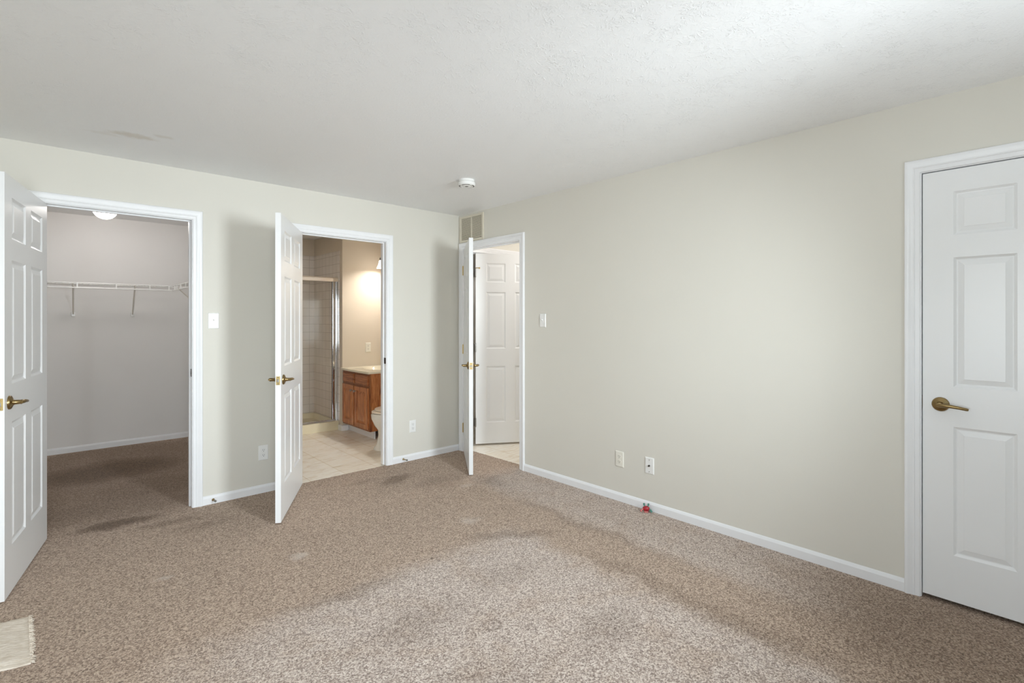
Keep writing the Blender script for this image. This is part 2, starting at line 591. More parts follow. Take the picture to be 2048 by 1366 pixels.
def wall_x(name, y0, y1, x0, x1, openings, mat, label):
    bm = bmesh.new()
    x = x0
    for (a, b, zb, zt) in openings:
        if a > x:
            box(bm, x, a, y0, y1, Z0, H)
        if zb > Z0:
            box(bm, a, b, y0, y1, Z0, zb)
        box(bm, a, b, y0, y1, zt, H)
        x = b
    box(bm, x, x1, y0, y1, Z0, H)
    return struct(obj(name, bm, mat), label, 'wall')

def wall_y(name, x0, x1, y0, y1, openings, mat, label):
    bm = bmesh.new()
    y = y0
    for (a, b, zb, zt) in openings:
        if a > y:
            box(bm, x0, x1, y, a, Z0, H)
        box(bm, x0, x1, a, b, zt, H)
        y = b
    box(bm, x0, x1, y, y1, Z0, H)
    return struct(obj(name, bm, mat), label, 'wall')

wall_x('wall_left', 0, T, XL, 0, [(CL[0]-J, CL[1]+J, Z0, DT+J), (BA[0]-J, BA[1]+J, Z0, DT+J)], M['wall'],
       'beige bedroom wall on the left, holding the closet and bathroom doorways')
wall_y('wall_right', 0, T, YB-T, T, [(RC[0]-J, RC[1]+J, Z0, DT+J), (HA[0]-J, HA[1]+J, Z0, DT+J)], M['wall'],
       'long blank beige bedroom wall on the right, from the hallway door to the closed white door')
wall_x('wall_back', YB-T, YB, XL-T, 0, [(*WIN[1], *WZ[1]), (*WIN[0], *WZ[0])], M['wall'],
       'beige bedroom wall with two windows behind the camera')
bm = bmesh.new()
box(bm, XL-T, XL, YB, SIDE_Y[0], Z0, H)
box(bm, XL-T, XL, SIDE_Y[1], 2.62+T, Z0, H)
box(bm, XL-T, XL, SIDE_Y[0], SIDE_Y[1], Z0, WZ0)
box(bm, XL-T, XL, SIDE_Y[0], SIDE_Y[1], WZ1, H)
struct(obj('wall_side', bm, M['wall']), 'beige bedroom side wall left of the camera, with one window', 'wall')
# closet
CB = 2.604
wall_x('wall_closet_back', CB, CB+T, XL, -1.85, [], M['closet_wall'], 'pale grey back wall of the walk-in closet')
wall_y('wall_closet_right', -1.85, -1.75, T, CB+T, [], M['closet_wall'], 'pale grey partition between closet and bathroom')
# bathroom
bx1 = 0.05
WY = 1.74         # wall behind the vanity
SY = 2.62         # back of the shower
SX = -0.487       # right side of the shower
def slab(name, x0, x1, y0, y1, z0, z1, mat, label, cat):
    bm = bmesh.new()
    box(bm, x0, x1, y0, y1, z0, z1)
    return struct(obj(name, bm, mat), label, cat)
slab('wall_bathroom_right', bx1, bx1+0.05, T, SY+T, Z0, H, M['bath_wall'], 'warm beige bathroom wall behind the toilet and vanity', 'wall')
slab('wall_bathroom_front', SX, bx1, WY, SY+T, Z0, H, M['bath_wall'], 'peach bathroom wall beside the shower, with an outlet above the counter', 'wall')
slab('wall_shower_back', -1.75, SX, SY, SY+T, Z0, H, M['bath_wall'], 'beige wall at the back of the shower above its tiles', 'wall')
slab('wall_bathroom_left', -1.75, -1.745, T, SY, Z0, H, M['bath_wall'], 'beige bathroom wall hidden behind its open door', 'wall')
def lshape(name, parts, mat, label):
    bm = bmesh.new()
    for p in parts:
        box(bm, *p)
    return struct(obj(name, bm, mat), label, 'wall')
TZ = 2.20
lshape('wall_tile_back', [(-1.745, SX, SY-0.010, SY, 0.06, TZ)], M['tile'], 'glossy off-white square tiles on the shower back wall')
lshape('wall_tile_right', [(SX-0.008, SX, 1.835, SY-0.010, 0.06, TZ)], M['tile'], 'glossy off-white square tiles on the shower right wall')
lshape('wall_tile_left', [(-1.745, -1.737, 1.835, SY-0.010, 0.06, TZ)], M['tile'], 'glossy off-white square tiles on the shower left wall')
bm = bmesh.new()
box(bm, SX-0.010, SX, 1.812, 1.835, 0.10, TZ+0.012, 0.003)
box(bm, SX-0.010, SX, 1.812, SY-0.012, TZ, TZ+0.014, 0.003)
box(bm, -1.735, SX-0.010, SY-0.012, SY, TZ, TZ+0.014, 0.003)
struct(obj('trim_9', bm, M['tile']), 'narrow bullnose tile edging round the shower tiles', 'trim')
# hallway
HX = 1.45
HY = 0.03
HD = (0.205, 1.03)
wall_x('wall_hallway_left', HY, HY+T, T, HX, [(HD[0]-J, HD[1]+J, Z0, DT+J)], M['wall'], 'hallway wall around the door seen through the doorway')
wall_y('wall_hallway_right', HX, HX+T, -2.2, 0.75, [], M['wall'], 'far hallway wall beyond the doorway')
wall_x('wall_hallway_near', -2.2-T, -2.2, T, HX+T, [], M['wall'], 'near end wall of the hallway')
wall_x('wall_linen_back', 0.65, 0.75, 0.11, HX, [], M['closet_wall'], 'back wall of the small hallway closet')
slab('wall_closed_closet_back', T+0.002, T+0.03, RC[0]-0.3, RC[1]+0.1, Z0, H, M['wall'], 'wall behind the closed white closet door', 'wall')  # thin plate added to stop light leaking round the closed door

bm = bmesh.new()
box(bm, XL-T, HX+T, YB-T, SY+0.2, H, H+0.1)
struct(obj('ceiling', bm, M['ceiling']), 'white textured ceiling with a faint tan stain above the closet', 'ceiling')

# carpet: bedroom, closet and the tongue into the hallway doorway in one slab
bm = bmesh.new()
def poly_slab(bm, pts, z0, z1):
    top = [bm.verts.new((x, y, z1)) for x, y in pts]
    bot = [bm.verts.new((x, y, z0)) for x, y in pts]
    bm.faces.new(top)
    bm.faces.new(bot[::-1])
    n = len(pts)
    for k in range(n):
        bm.faces.new((top[k], bot[k], bot[(k+1) % n], top[(k+1) % n]))
def frayed(a, b, n=60, amp=0.004):
    out = []
    for k in range(n+1):
        f = k/n
        x = a[0]+(b[0]-a[0])*f
        y = a[1]+(b[1]-a[1])*f
        d = Vector((b[0]-a[0], b[1]-a[1])).normalized()
        j = random.uniform(-amp, amp) if 0 < k < n else 0
        out.append((x-d.y*j, y+d.x*j))
    return out
pts = [(XL, YB), (0.0, YB), (0.0, RC[0]-J), (T, RC[0]-J), (T, RC[1]+J), (0, RC[1]+J), (0.0, HA[0])]
pts += frayed((0.098, HA[0]), (0.075, HA[1]))
pts += [(0, HA[1]), (0, 0.0), (BA[1], 0.0)] + frayed((BA[1], 0.012), (BA[0], 0.012)) + [(BA[0], 0.0)]
pts += [(CL[1]+0.0, 0.0), (CL[1], T), (-1.85, T), (-1.85, CB), (XL, CB)]
poly_slab(bm, pts, Z0, 0.0)
struct(obj('floor', bm, M['carpet']), 'speckled taupe wall-to-wall carpet with worn paths and stains', 'carpet')
slab('floor_bathroom', -1.75, bx1, 0.014, SY, Z0, -0.006, M['vinyl'], 'tan stone-look tile floor of the bathroom', 'floor')
slab('floor_hallway', 0.05, HX, -2.2, 0.65, Z0, -0.006, M['vinyl'], 'tan stone-look tile floor of the hallway', 'floor')
slab('floor_subfloor', XL-T, HX+T, YB-T, SY+0.2, Z0-0.1, Z0-0.001, M['dark'], 'subfloor under the rooms', 'floor')

# ------------------------------------------------------------------ door trims
PROF = [(0.004, 0.0), (0.004, 0.008), (0.007, 0.010), (0.024, 0.0105), (0.027, 0.0135), (0.030, 0.0135), (0.033, 0.0125),
        (0.044, 0.015), (0.050, 0.0185), (0.058, 0.0195), (0.063, 0.018), (0.066, 0.014), (0.066, 0.0)]

def casing_mesh(P, s0, s1, zt):
    bm = bmesh.new()
    rows = []
    for u, v in PROF:
        rows.append([bm.verts.new(P(s, z, v)) for s, z in ((s0-u, 0.0), (s0-u, zt+u), (s1+u, zt+u), (s1+u, 0.0))])
    for a, b in zip(rows, rows[1:]):
        for k in range(3):
            bm.faces.new((a[k], a[k+1], b[k+1], b[k]))
    for k in (0, 3):
        bm.faces.new([r[k] for r in rows])
    return bm

def P_box(bm, P, s0, s1, z0, z1, v0, v1, bev=0):
    a = P(s0, z0, v0)
    b = P(s1, z1, v1)
    box(bm, min(a[0], b[0]), max(a[0], b[0]), min(a[1], b[1]), max(a[1], b[1]), min(a[2], b[2]), max(a[2], b[2]), bev)

def doorway(name, P, s0, s1, label, stop_v=(-0.052, -0.040), strike=None, strike_mat='bronze', far_casing=True):
    """P(s, z, v): s along the wall, v out of the wall towards the viewer's side."""
    o = obj(name, casing_mesh(P, s0, s1, DT), M['trim'], smooth_angle=25)
    struct(o, label, 'door frame')
    bm = bmesh.new()
    P_box(bm, P, s0-J, s0, 0, DT+J, -T, 0.0)
    P_box(bm, P, s1, s1+J, 0, DT+J, -T, 0.0)
    P_box(bm, P, s0, s1, DT, DT+J, -T, 0.0)
    obj('jamb', bm, M['trim'], o)
    bm = bmesh.new()
    a, b = stop_v
    P_box(bm, P, s0, s0+0.010, 0, DT-0.010, a-0.02, b, 0.002)
    P_box(bm, P, s1-0.010, s1, 0, DT-0.010, a-0.02, b, 0.002)
    P_box(bm, P, s0, s1, DT-0.010, DT, a-0.02, b, 0.002)
    obj('stop_moulding', bm, M['trim'], o)
    if far_casing:
        obj('far_casing', casing_mesh(lambda s, z, v: P(s, z, -T-v), s0, s1, DT), M['trim'], o, 25)
    if strike:
        s, d, z = strike
        bm = bmesh.new()
        P_box(bm, P, s, s+d*0.0025, z-0.028, z+0.028, -0.036, -0.002, 0.0008)
        q = obj('strike_plate', bm, M[strike_mat], o)
        q['label'] = 'dark metal strike plate'
        bm = bmesh.new()
        P_box(bm, P, s+d*0.001, s+d*0.003, z-0.012, z+0.012, -0.027, -0.010)
        obj('latch_hole', bm, M['dark'], q)
    return o

PL = lambda s, z, v: (s, -v, z)
PR = lambda s, z, v: (-v, s, z)
doorway('trim_1', PL, *CL, 'white moulded casing round the walk-in closet doorway', strike=(CL[1], -1, 0.975))
doorway('trim_2', PL, *BA, 'white moulded casing round the bathroom doorway', strike=(BA[1], -1, 0.975))
doorway('trim_3', PR, *HA, 'white moulded casing round the hallway doorway in the corner', strike=(HA[0], 1, 0.965))
doorway('trim_4', PR, *RC, 'white moulded casing round the closed door on the right', stop_v=(-0.062, -0.050), strike=(RC[1], -1, 0.96), far_casing=False)
PH = lambda s, z, v: (s, HY-v, z)
doorway('trim_5', PH, *HD, 'white casing round the hallway closet door', far_casing=False)

# ------------------------------------------------------------------ baseboards
BP = [(0.0, 0.0), (0.013, 0.0), (0.013, 0.046), (0.010, 0.052), (0.005, 0.060), (0.0, 0.063)]
def base_run(bm, P, s0, s1, hs=1.0):
    rows = [[bm.verts.new(P(s, z*hs, v)) for v, z in BP] for s in (s0, s1)]
    n = len(BP)
    for k in range(n):
        bm.faces.new((rows[0][k], rows[0][(k+1) % n], rows[1][(k+1) % n], rows[1][k]))
    bm.faces.new(rows[0])
    bm.faces.new(rows[1][::-1])
def baseboard(name, P, runs, label, hs=1.0):
    bm = bmesh.new()
    for a, b in runs:
        base_run(bm, P, a, b, hs)
    struct(obj(name, bm, M['trim']), label, 'baseboard')
cz = 0.066
baseboard('baseboard_left', PL, [(XL, CL[0]-cz), (CL[1]+cz, BA[0]-cz), (BA[1]+cz, 0.0)], 'low white baseboard along the left wall')
baseboard('baseboard_right', PR, [(RC[1]+cz, HA[0]-cz)], 'low white baseboard along the blank right wall')
baseboard('baseboard_side', lambda s, z, v: (XL+v, s, z), [(YB, 0)], 'white baseboard on the side wall left of the camera')
baseboard('baseboard_back', lambda s, z, v: (s, YB+v, z), [(XL, 0)], 'white baseboard under the windows')
baseboard('baseboard_closet', lambda s, z, v: (s, CB-v, z), [(XL, -1.85)], 'white baseboard along the closet back wall')
baseboard('baseboard_bathroom', lambda s, z, v: (s, WY-v, z-0.006), [(SX, bx1)], 'white baseboard under the vanity')
bm = bmesh.new()
box(bm, SX-0.030, SX+0.055, WY-0.045, WY+0.06, -0.006, 0.062, 0.006)
struct(obj('trim_6', bm, M['trim']), 'white corner block between shower curb and vanity base', 'trim')
bm = bmesh.new()
box(bm, SX-0.012, SX-0.0005, WY+0.02, 1.83, 0.10, 1.99, 0.003)

bm.free()

# ------------------------------------------------------------------ six panel doors
ROWS = [(0.241, 0.853), (1.043, 1.658), (1.764, 1.971)]      # panel heights on the leaf
def door_leaf(w, h, t, zb):
    st = 0.115
    mid = 0.105
    pw = (w-2*st-mid)/2
    xs = [0, st, st+pw, st+pw+mid, w-st, w]
    zs = [zb]
    for a, b in ROWS:
        zs += [a, b]
    zs.append(zb+h)
    bm = bmesh.new()
    for sgn, y in ((-1, 0.0), (1, t)):
        def V(x, z, d):
            return bm.verts.new((x, y - sgn*d, z))
        for i in range(5):
            for j in range(7):
                x0, x1, z0, z1 = xs[i], xs[i+1], zs[j], zs[j+1]
                if i in (1, 3) and j in (1, 3, 5):
                    rings = []
                    for ins, d in ((0, 0), (0.003, 0.0025), (0.010, 0.0075), (0.013, 0.0080), (0.015, 0.0080), (0.036, 0.0025), (0.038, 0.0012)):
                        rings.append([V(x0+ins, z0+ins, d), V(x1-ins, z0+ins, d), V(x1-ins, z1-ins, d), V(x0+ins, z1-ins, d)])
                    for a, b in zip(rings, rings[1:]):
                        for k in range(4):
                            bm.faces.new((a[k], a[(k+1) % 4], b[(k+1) % 4], b[k]))
                    bm.faces.new(rings[-1])
                else:
                    bm.faces.new((V(x0, z0, 0), V(x1, z0, 0), V(x1, z1, 0), V(x0, z1, 0)))
    # edges
    e = [(0, zb), (w, zb), (w, zb+h), (0, zb+h)]
    for k in range(4):
        a, b = e[k], e[(k+1) % 4]
        bm.faces.new([bm.verts.new(p) for p in ((a[0], 0, a[1]), (b[0], 0, b[1]), (b[0], t, b[1]), (a[0], t, a[1]))])
    bmesh.ops.remove_doubles(bm, verts=bm.verts, dist=1e-5)
    return bm

def lever_bm(dirx):
    """rosette on the plane y=0, lever standing off along -y and running along dirx*x"""
    bm = bmesh.new()
    lathe(bm, [(0, 0), (0.034, 0), (0.034, 0.004), (0.031, 0.009), (0.022, 0.013), (0.014, 0.016), (0.0115, 0.022), (0.0105, 0.040), (0.0115, 0.047), (0, 0.049)],
          32, Matrix.Rotation(PI/2, 4, 'X'))
    tube(bm, [(-0.010*dirx, -0.047, 0.000), (0.0, -0.048, 0.0005), (0.016*dirx, -0.050, 0.0008), (0.045*dirx, -0.050, -0.001), (0.075*dirx, -0.048, -0.005), (0.098*dirx, -0.045, -0.009), (0.104*dirx, -0.044, -0.010)],
         [0.0085, 0.0115, 0.0118, 0.0105, 0.0092, 0.0085, 0.0060], 16, flat=0.8)
    return bm

def hinge_bm(opened):
    """knuckle on the pin; one leaf on the door edge, one on the jamb (opened: degrees the door stands open)"""
    bm = bmesh.new()
    for k in range(5):
        tube(bm, [(0, 0, -0.044+k*0.0178), (0, 0, -0.044+k*0.0178+0.0168)], 0.0062, 12)
    tube(bm, [(0, 0, -0.049), (0, 0, -0.044)], 0.0045, 10)
    tube(bm, [(0, 0, 0.045), (0, 0, 0.050)], 0.0045, 10)
    box(bm, -0.0006, 0.0012, 0.0, 0.034, -0.044, 0.044)
    t = bmesh.new()
    box(t, -0.0032, -0.0012, 0.0, 0.034, -0.044, 0.044)
    merge(bm, t, Matrix.Rotation(R(opened), 4, 'Z'))
    return bm

def door(name, pin, ang, w, label, zb=0.010, h=2.062, t=0.035, levers=(1, 1), hinges=None, hinge_mat='bright_brass', lever_z=0.955, latch=True):
    o = obj(name, door_leaf(w, h, t, zb), M['door'])
    o.location = (pin[0], pin[1], 0)
    o.rotation_euler = (0, 0, R(ang))
    struct(o, label, 'door')
    lx = w-0.068
    if levers[0]:
        q = obj('lever_handle', lever_bm(-1), M['brass'], o, 35)
        q.location = (lx, 0, lever_z)
        q['label'] = 'antique brass lever handle'
    if levers[1]:
        q = obj('lever_handle', lever_bm(1), M['brass'], o, 35)
        q.location = (lx, t, lever_z)
        q.rotation_euler = (0, 0, PI)
        q['label'] = 'antique brass lever handle'
    if latch:
        bm = bmesh.new()
        box(bm, w-0.001, w+0.0012, t/2-0.0125, t/2+0.0125, lever_z-0.029, lever_z+0.029, 0.0006)
        q = obj('latch_plate', bm, M['bright_brass'], o)
        bm = bmesh.new()
        box(bm, w+0.001, w+0.010, t/2-0.007, t/2+0.007, lever_z-0.010, lever_z+0.010, 0.002)
        obj('latch_bolt', bm, M['steel'], q)
        bm = bmesh.new()
        for dz in (-0.021, 0.021):
            tube(bm, [(w+0.001, t/2, lever_z+dz), (w+0.002, t/2, lever_z+dz)], 0.0035, 10)
        obj('screw', bm, M['bronze'], q)
    if hinges is not None:
        for z in (0.247, 1.056, 1.862):
            q = obj('hinge', hinge_bm(hinges), M[hinge_mat], o, 35)
            q.location = (-0.001, -0.005, z)
            q['label'] = 'brass door hinge'
    return o

door('door_1', (-3.2005, -0.010), -100.57, 0.822, 'white six-panel door standing open at the left edge, before the walk-in closet', hinges=100.57)
door('door_2', (-1.6482, -0.010), -119.42, 0.822, 'white six-panel door standing open before the bathroom', hinges=119.42)
door('door_3', (-0.010, -0.090), 236.2, 0.822, 'white door seen edge-on, standing half open in the room corner', hinges=33.8)
d4 = door('door_4', (0.036, RC[0]+0.004), 90, RC[1]-RC[0]-0.008, 'closed white six-panel door on the right wall', zb=0.022, h=2.055, lever_z=0.955)
d5 = door('door_5', (0.245, HY-0.002), -31, 0.762, 'white six-panel door ajar in the hallway beyond the corner doorway', zb=0.014, h=2.062, hinge_mat='steel', latch=False, hinges=31)
# hinge-pin stop on the hallway door
bm = bmesh.new()
tube(bm, [(0.0, -0.006, 1.915), (0.012, -0.030, 1.917), (0.030, -0.052, 1.912)], 0.004, 10)
tube(bm, [(0.028, -0.050, 1.9125), (0.036, -0.060, 1.910)], 0.008, 12)
obj('hinge_pin_stop', bm, M['bright_brass'], d5)

# ------------------------------------------------------------------ windows behind the camera
def window(n, a, b, WZ0, WZ1, Pw, label):
    """Pw(s, z, v): s along the wall, v into the room"""
    f = 0.045
    zm = (WZ0+WZ1)/2
    bm = bmesh.new()
    for s0, s1, z0, z1 in ((a, a+f, WZ0, WZ1), (b-f, b, WZ0, WZ1), (a+f, b-f, WZ0, WZ0+f), (a+f, b-f, WZ1-f, WZ1), (a+f, b-f, zm-0.02, zm+0.02)):
        P_box(bm, Pw, s0, s1, z0, z1, -0.075, -0.020)
    o = struct(obj('window_%d' % n, bm, M['trim']), label, 'window')
    for z0, z1, v in ((WZ0+f, zm-0.02, -0.055), (zm+0.02, WZ1-f, -0.045)):
        bm = bmesh.new()
        P_box(bm, Pw, a+f, b-f, z0, z1, v, v+0.005)
        obj('pane', bm, M['glass'], o)
    bm = bmesh.new()
    P_box(bm, Pw, a-0.06, b+0.06, WZ0-0.025, WZ0, 0, 0.05, 0.004)
    obj('window_sill', bm, M['trim'], o)
    bm = bmesh.new()
    for s0, s1, z0, z1 in ((a-0.06, a, WZ0, WZ1+0.06), (b, b+0.06, WZ0, WZ1+0.06), (a, b, WZ1, WZ1+0.06)):
        P_box(bm, Pw, s0, s1, z0, z1, 0, 0.015)
    obj('window_casing', bm, M['trim'], o)
PB = lambda s, z, v: (s, YB+v, z)
window(1, *WIN[0], *WZ[0], PB, 'double-hung white window behind the camera, near the right wall')
window(2, *WIN[1], *WZ[1], PB, 'double-hung white window straight behind the camera')
window(3, *SIDE_Y, WZ0, WZ1, lambda s, z, v: (XL+v, s, z), 'double-hung white window in the side wall left of the camera')

# ------------------------------------------------------------------ wall plates
# local frame of a plate: x to the right seen from the room, z up, -y out of the wall
def plate_bm(w=0.072, h=0.117, d=0.006):
    bm = bmesh.new()
    rings = []
    for ins, y in ((0, 0), (0, -0.002), (0.004, -d), (0.006, -d-0.0004)):
        rings.append([(-w/2+ins, y, -h/2+ins), (w/2-ins, y, -h/2+ins), (w/2-ins, y, h/2-ins), (-w/2+ins, y, h/2-ins)])
    loft(bm, rings)
    return bm

def screw(z, parent, mat):
    bm = bmesh.new()
    tube(bm, [(0, -0.006, z), (0, -0.0075, z)], 0.0032, 12)
    box(bm, -0.0028, 0.0028, -0.0078, -0.0074, z-0.0004, z+0.0004)
    return obj('screw', bm, mat, parent)

def outlet(loc, rotz, label, mat='white_plastic'):
    o = obj('wall_outlet', plate_bm(), M[mat])
    o.location = loc
    o.rotation_euler = (0, 0, rotz)
    tag(o, label, 'outlet')
    for sz in (-1, 1):
        bm = bmesh.new()
        loft(bm, [[(x, y, sz*0.0195+z) for (x, z, _) in ell(0, 0, 0.0170, 0.0145, 0, 28, 0, 3.2)] for y in (-0.005, -0.0085)])
        f = obj('receptacle', bm, M[mat], o)
        bm = bmesh.new()
        box(bm, -0.0072, -0.0050, -0.0092, -0.0080, sz*0.0195-0.001, sz*0.0195+0.008)
        box(bm, 0.0050, 0.0072, -0.0092, -0.0080, sz*0.0195-0.001, sz*0.0195+0.007)
        tube(bm, [(0, -0.0080, sz*0.0195-0.0075), (0, -0.0092, sz*0.0195-0.0075)], 0.0026, 12)
        obj('socket_slot', bm, M['dark'], f)
    screw(0, o, M[mat])
    return o

def switch(loc, rotz, label, toggle_x=(0,), w=0.072):
    o = obj('light_switch', plate_bm(w), M['white_plastic'])
    o.location = loc
    o.rotation_euler = (0, 0, rotz)
    tag(o, label, 'light switch')
    for x in toggle_x:
        bm = bmesh.new()
        box(bm, x-0.0055, x+0.0055, -0.0075, -0.005, -0.0125, 0.0125, 0.001)
        t = bmesh.new()
        box(t, -0.0042, 0.0042, -0.017, 0.0, -0.0045, 0.0045, 0.0015)
        merge(bm, t, Matrix.Translation((x, -0.0055, 0.002)) @ Matrix.Rotation(R(-28), 4, 'X'))
        obj('toggle', bm, M['white_plastic'], o)
    for z in (-0.030, 0.030):
        screw(z, o, M['white_plastic'])
    return o

switch((-2.257, 0, 1.352), 0, 'shiny white light switch on the left wall between closet and bathroom doorways')
switch((0, -1.2135, 1.352), -PI/2, 'white toggle light switch on the right wall beside the hallway doorway')
outlet((-1.912, 0, 0.313), 0, 'white outlet low on the left wall, just left of the open bathroom door')
outlet((-0.558, 0, 0.326), 0, 'white outlet low on the left wall between bathroom doorway and room corner')
outlet((0, -2.012, 0.314), -PI/2, 'white two-socket outlet low on the long right wall', 'ivory_plastic')
outlet((-0.145, WY, 1.003), 0, 'ivory outlet on the bathroom wall above the counter', 'ivory_plastic')
# coax jack plate
o = obj('cable_jack', plate_bm(), M['white_plastic'])
o.location = (0, -2.268, 0.318)
o.rotation_euler = (0, 0, -PI/2)
tag(o, 'white cable jack plate low on the right wall, right of the outlet', 'cable jack')
bm = bmesh.new()
tube(bm, [(0, -0.006, 0), (0, -0.009, 0)], 0.0075, 6)
tube(bm, [(0, -0.009, 0), (0, -0.018, 0)], 0.0048, 12)
q = obj('coax_connector', bm, M['bronze'], o)
q['label'] = 'dark metal coax connector'
for z in (-0.042, 0.042):
    screw(z, o, M['steel'])

# ------------------------------------------------------------------ return air grille above the hallway door
VY0, VY1, VZ0, VZ1 = -0.410, -0.026, 2.152, 2.418
vent = empty('air_vent', (0, (VY0+VY1)/2, VZ0))
tag(vent, 'beige louvred air vent high in the corner above the hallway doorway', 'vent')
cy = (VY0+VY1)/2
bm = bmesh.new()
f = 0.024
box(bm, -0.012, 0, VY0-cy, VY0-cy+f, 0, VZ1-VZ0, 0.002)
box(bm, -0.012, 0, VY1-cy-f, VY1-cy, 0, VZ1-VZ0, 0.002)
box(bm, -0.012, 0, VY0-cy+f, VY1-cy-f, 0, f, 0.002)
box(bm, -0.012, 0, VY0-cy+f, VY1-cy-f, VZ1-VZ0-f, VZ1-VZ0, 0.002)
obj('grille_frame', bm, M['vent'], vent)
bm = bmesh.new()
box(bm, -0.010, -0.001, -0.007, 0.007, f, VZ1-VZ0-f, 0.001)
obj('mullion', bm, M['vent'], vent)
bm = bmesh.new()
box(bm, -0.0015, -0.0003, VY0-cy+f, VY1-cy-f, f, VZ1-VZ0-f)
obj('backing', bm, M['vent_dark'], vent)
ns = 19
for side in (0, 1):
    y0, y1 = (VY0-cy+f, -0.007) if side == 0 else (0.007, VY1-cy-f)
    for k in range(ns):
        z = f+0.004+(VZ1-VZ0-2*f-0.006)*(k+0.5)/ns
        bm = bmesh.new()
        t = bmesh.new()
        box(t, -0.0048, 0.0048, y0, y1, -0.0006, 0.0006)
        merge(bm, t, Matrix.Translation((-0.0058, 0, z)) @ Matrix.Rotation(R(44), 4, 'Y'))
        obj('louvre', bm, M['vent'], vent)

# ------------------------------------------------------------------ smoke detector
sd = empty('smoke_detector', (-0.775, -1.14, H))
tag(sd, 'round white smoke detector on the ceiling near the corner', 'smoke detector')
flip = Matrix.Rotation(PI, 4, 'X')
bm = bmesh.new()
lathe(bm, [(0, 0), (0.060, 0), (0.060, 0.012), (0.056, 0.014), (0, 0.014)], 48, flip)
obj('mounting_base', bm, M['white_plastic'], sd, 30)
bm = bmesh.new()
lathe(bm, [(0, 0.013), (0.055, 0.013), (0.058, 0.016), (0.060, 0.019), (0.0665, 0.022), (0.068, 0.030), (0.0665, 0.040), (0.060, 0.046), (0.050, 0.048), (0.047, 0.0465), (0.030, 0.0465), (0.027, 0.049), (0, 0.049)], 48, flip)
obj('cover', bm, M['white_plastic'], sd, 30)
for q0 in range(4):
    bm = bmesh.new()
    sec = []
    for k in range(13):
        a = PI/2*q0 + R(12) + R(66)*k/12
        c_, s_ = math.cos(a), math.sin(a)
        sec.append([(c_*0.0515, s_*0.0515, -0.0482), (c_*0.0585, s_*0.0585, -0.0470), (c_*0.0585, s_*0.0585, -0.0445), (c_*0.0515, s_*0.0515, -0.0445)])
    loft(bm, sec)
    obj('sensor_slot', bm, M['dark'], sd)
bm = bmesh.new()
lathe(bm, [(0, 0.048), (0.012, 0.048), (0.012, 0.051), (0, 0.0515)], 24, flip)
obj('test_button', bm, M['rubber'], sd, 30)

# ------------------------------------------------------------------ rigid door stops on the left baseboard
def door_stop(x, label, l=0.055, yaw=0, pitch=0):
    o = empty('door_stop', (x, -0.013, 0.030), 0)
    o.rotation_euler = (pitch, 0, yaw)
    tag(o, label, 'door stop', None)
    bm = bmesh.new()
    rot = Matrix.Rotation(PI/2, 4, 'X')
    lathe(bm, [(0, 0), (0.010, 0), (0.009, 0.004), (0.0045, 0.007), (0.0042, l-0.010), (0.006, l-0.009), (0, l-0.009)], 16, rot)
    obj('rod', bm, M['brass'], o, 35)
    bm = bmesh.new()
    lathe(bm, [(0, l-0.010), (0.0075, l-0.010), (0.0080, l-0.002), (0.006, l), (0, l)], 16, rot)
    obj('bumper', bm, M['rubber'], o, 35)
door_stop(-2.262, 'small brass door stop on the baseboard beside the closet doorway', 0.05, 0.10)
door_stop(-0.668, 'small brass door stop on the baseboard right of the bathroom doorway', 0.06, 0.15)

# ------------------------------------------------------------------ small toy at the foot of the right wall
toy = empty('toy_figure', (-0.045, -2.268, 0.0), R(33))
toy.scale = (1.2, 1.2, 1.2)
tag(toy, 'tiny red and teal plastic toy on the carpet against the right baseboard', 'toy')
bm = bmesh.new()
loft(bm, [ell(0, 0, 0.006, 0.008, 0.004, 20), ell(0, 0, 0.013, 0.018, 0.010, 20), ell(0, 0, 0.015, 0.021, 0.020, 20), ell(0, 0, 0.012, 0.017, 0.029, 20), ell(0, 0, 0.005, 0.007, 0.034, 20)])
obj('body', bm, M['red'], toy, 60)
for s in (-1, 1):
    bm = bmesh.new()
    tube(bm, [(0, s*0.009, 0.030), (-0.002, s*0.012, 0.042)], 0.003, 10)
    lathe(bm, [(0, -0.006), (0.004, -0.0045), (0.006, 0), (0.004, 0.0045), (0, 0.006)], 14, Matrix.Translation((-0.002, s*0.0125, 0.046)))
    obj('eye_stalk', bm, M['teal'], toy, 60)
    bm = bmesh.new()
    tube(bm, [(-0.004, s*0.016, 0.018), (-0.010, s*0.026, 0.014), (-0.016, s*0.030, 0.004)], [0.004, 0.005, 0.003], 10)
    tube(bm, [(0.004, s*0.016, 0.014), (0.002, s*0.026, 0.010), (-0.004, s*0.034, 0.003)], [0.003, 0.004, 0.003], 10)
    obj('leg', bm, M['pink'] if s > 0 else M['teal'], toy, 60)
bm = bmesh.new()
tube(bm, [(-0.012, -0.010, 0.004), (-0.018, 0.0, 0.006), (-0.012, 0.010, 0.004)], 0.004, 10)
obj('foot', bm, M['pink'], toy, 60)

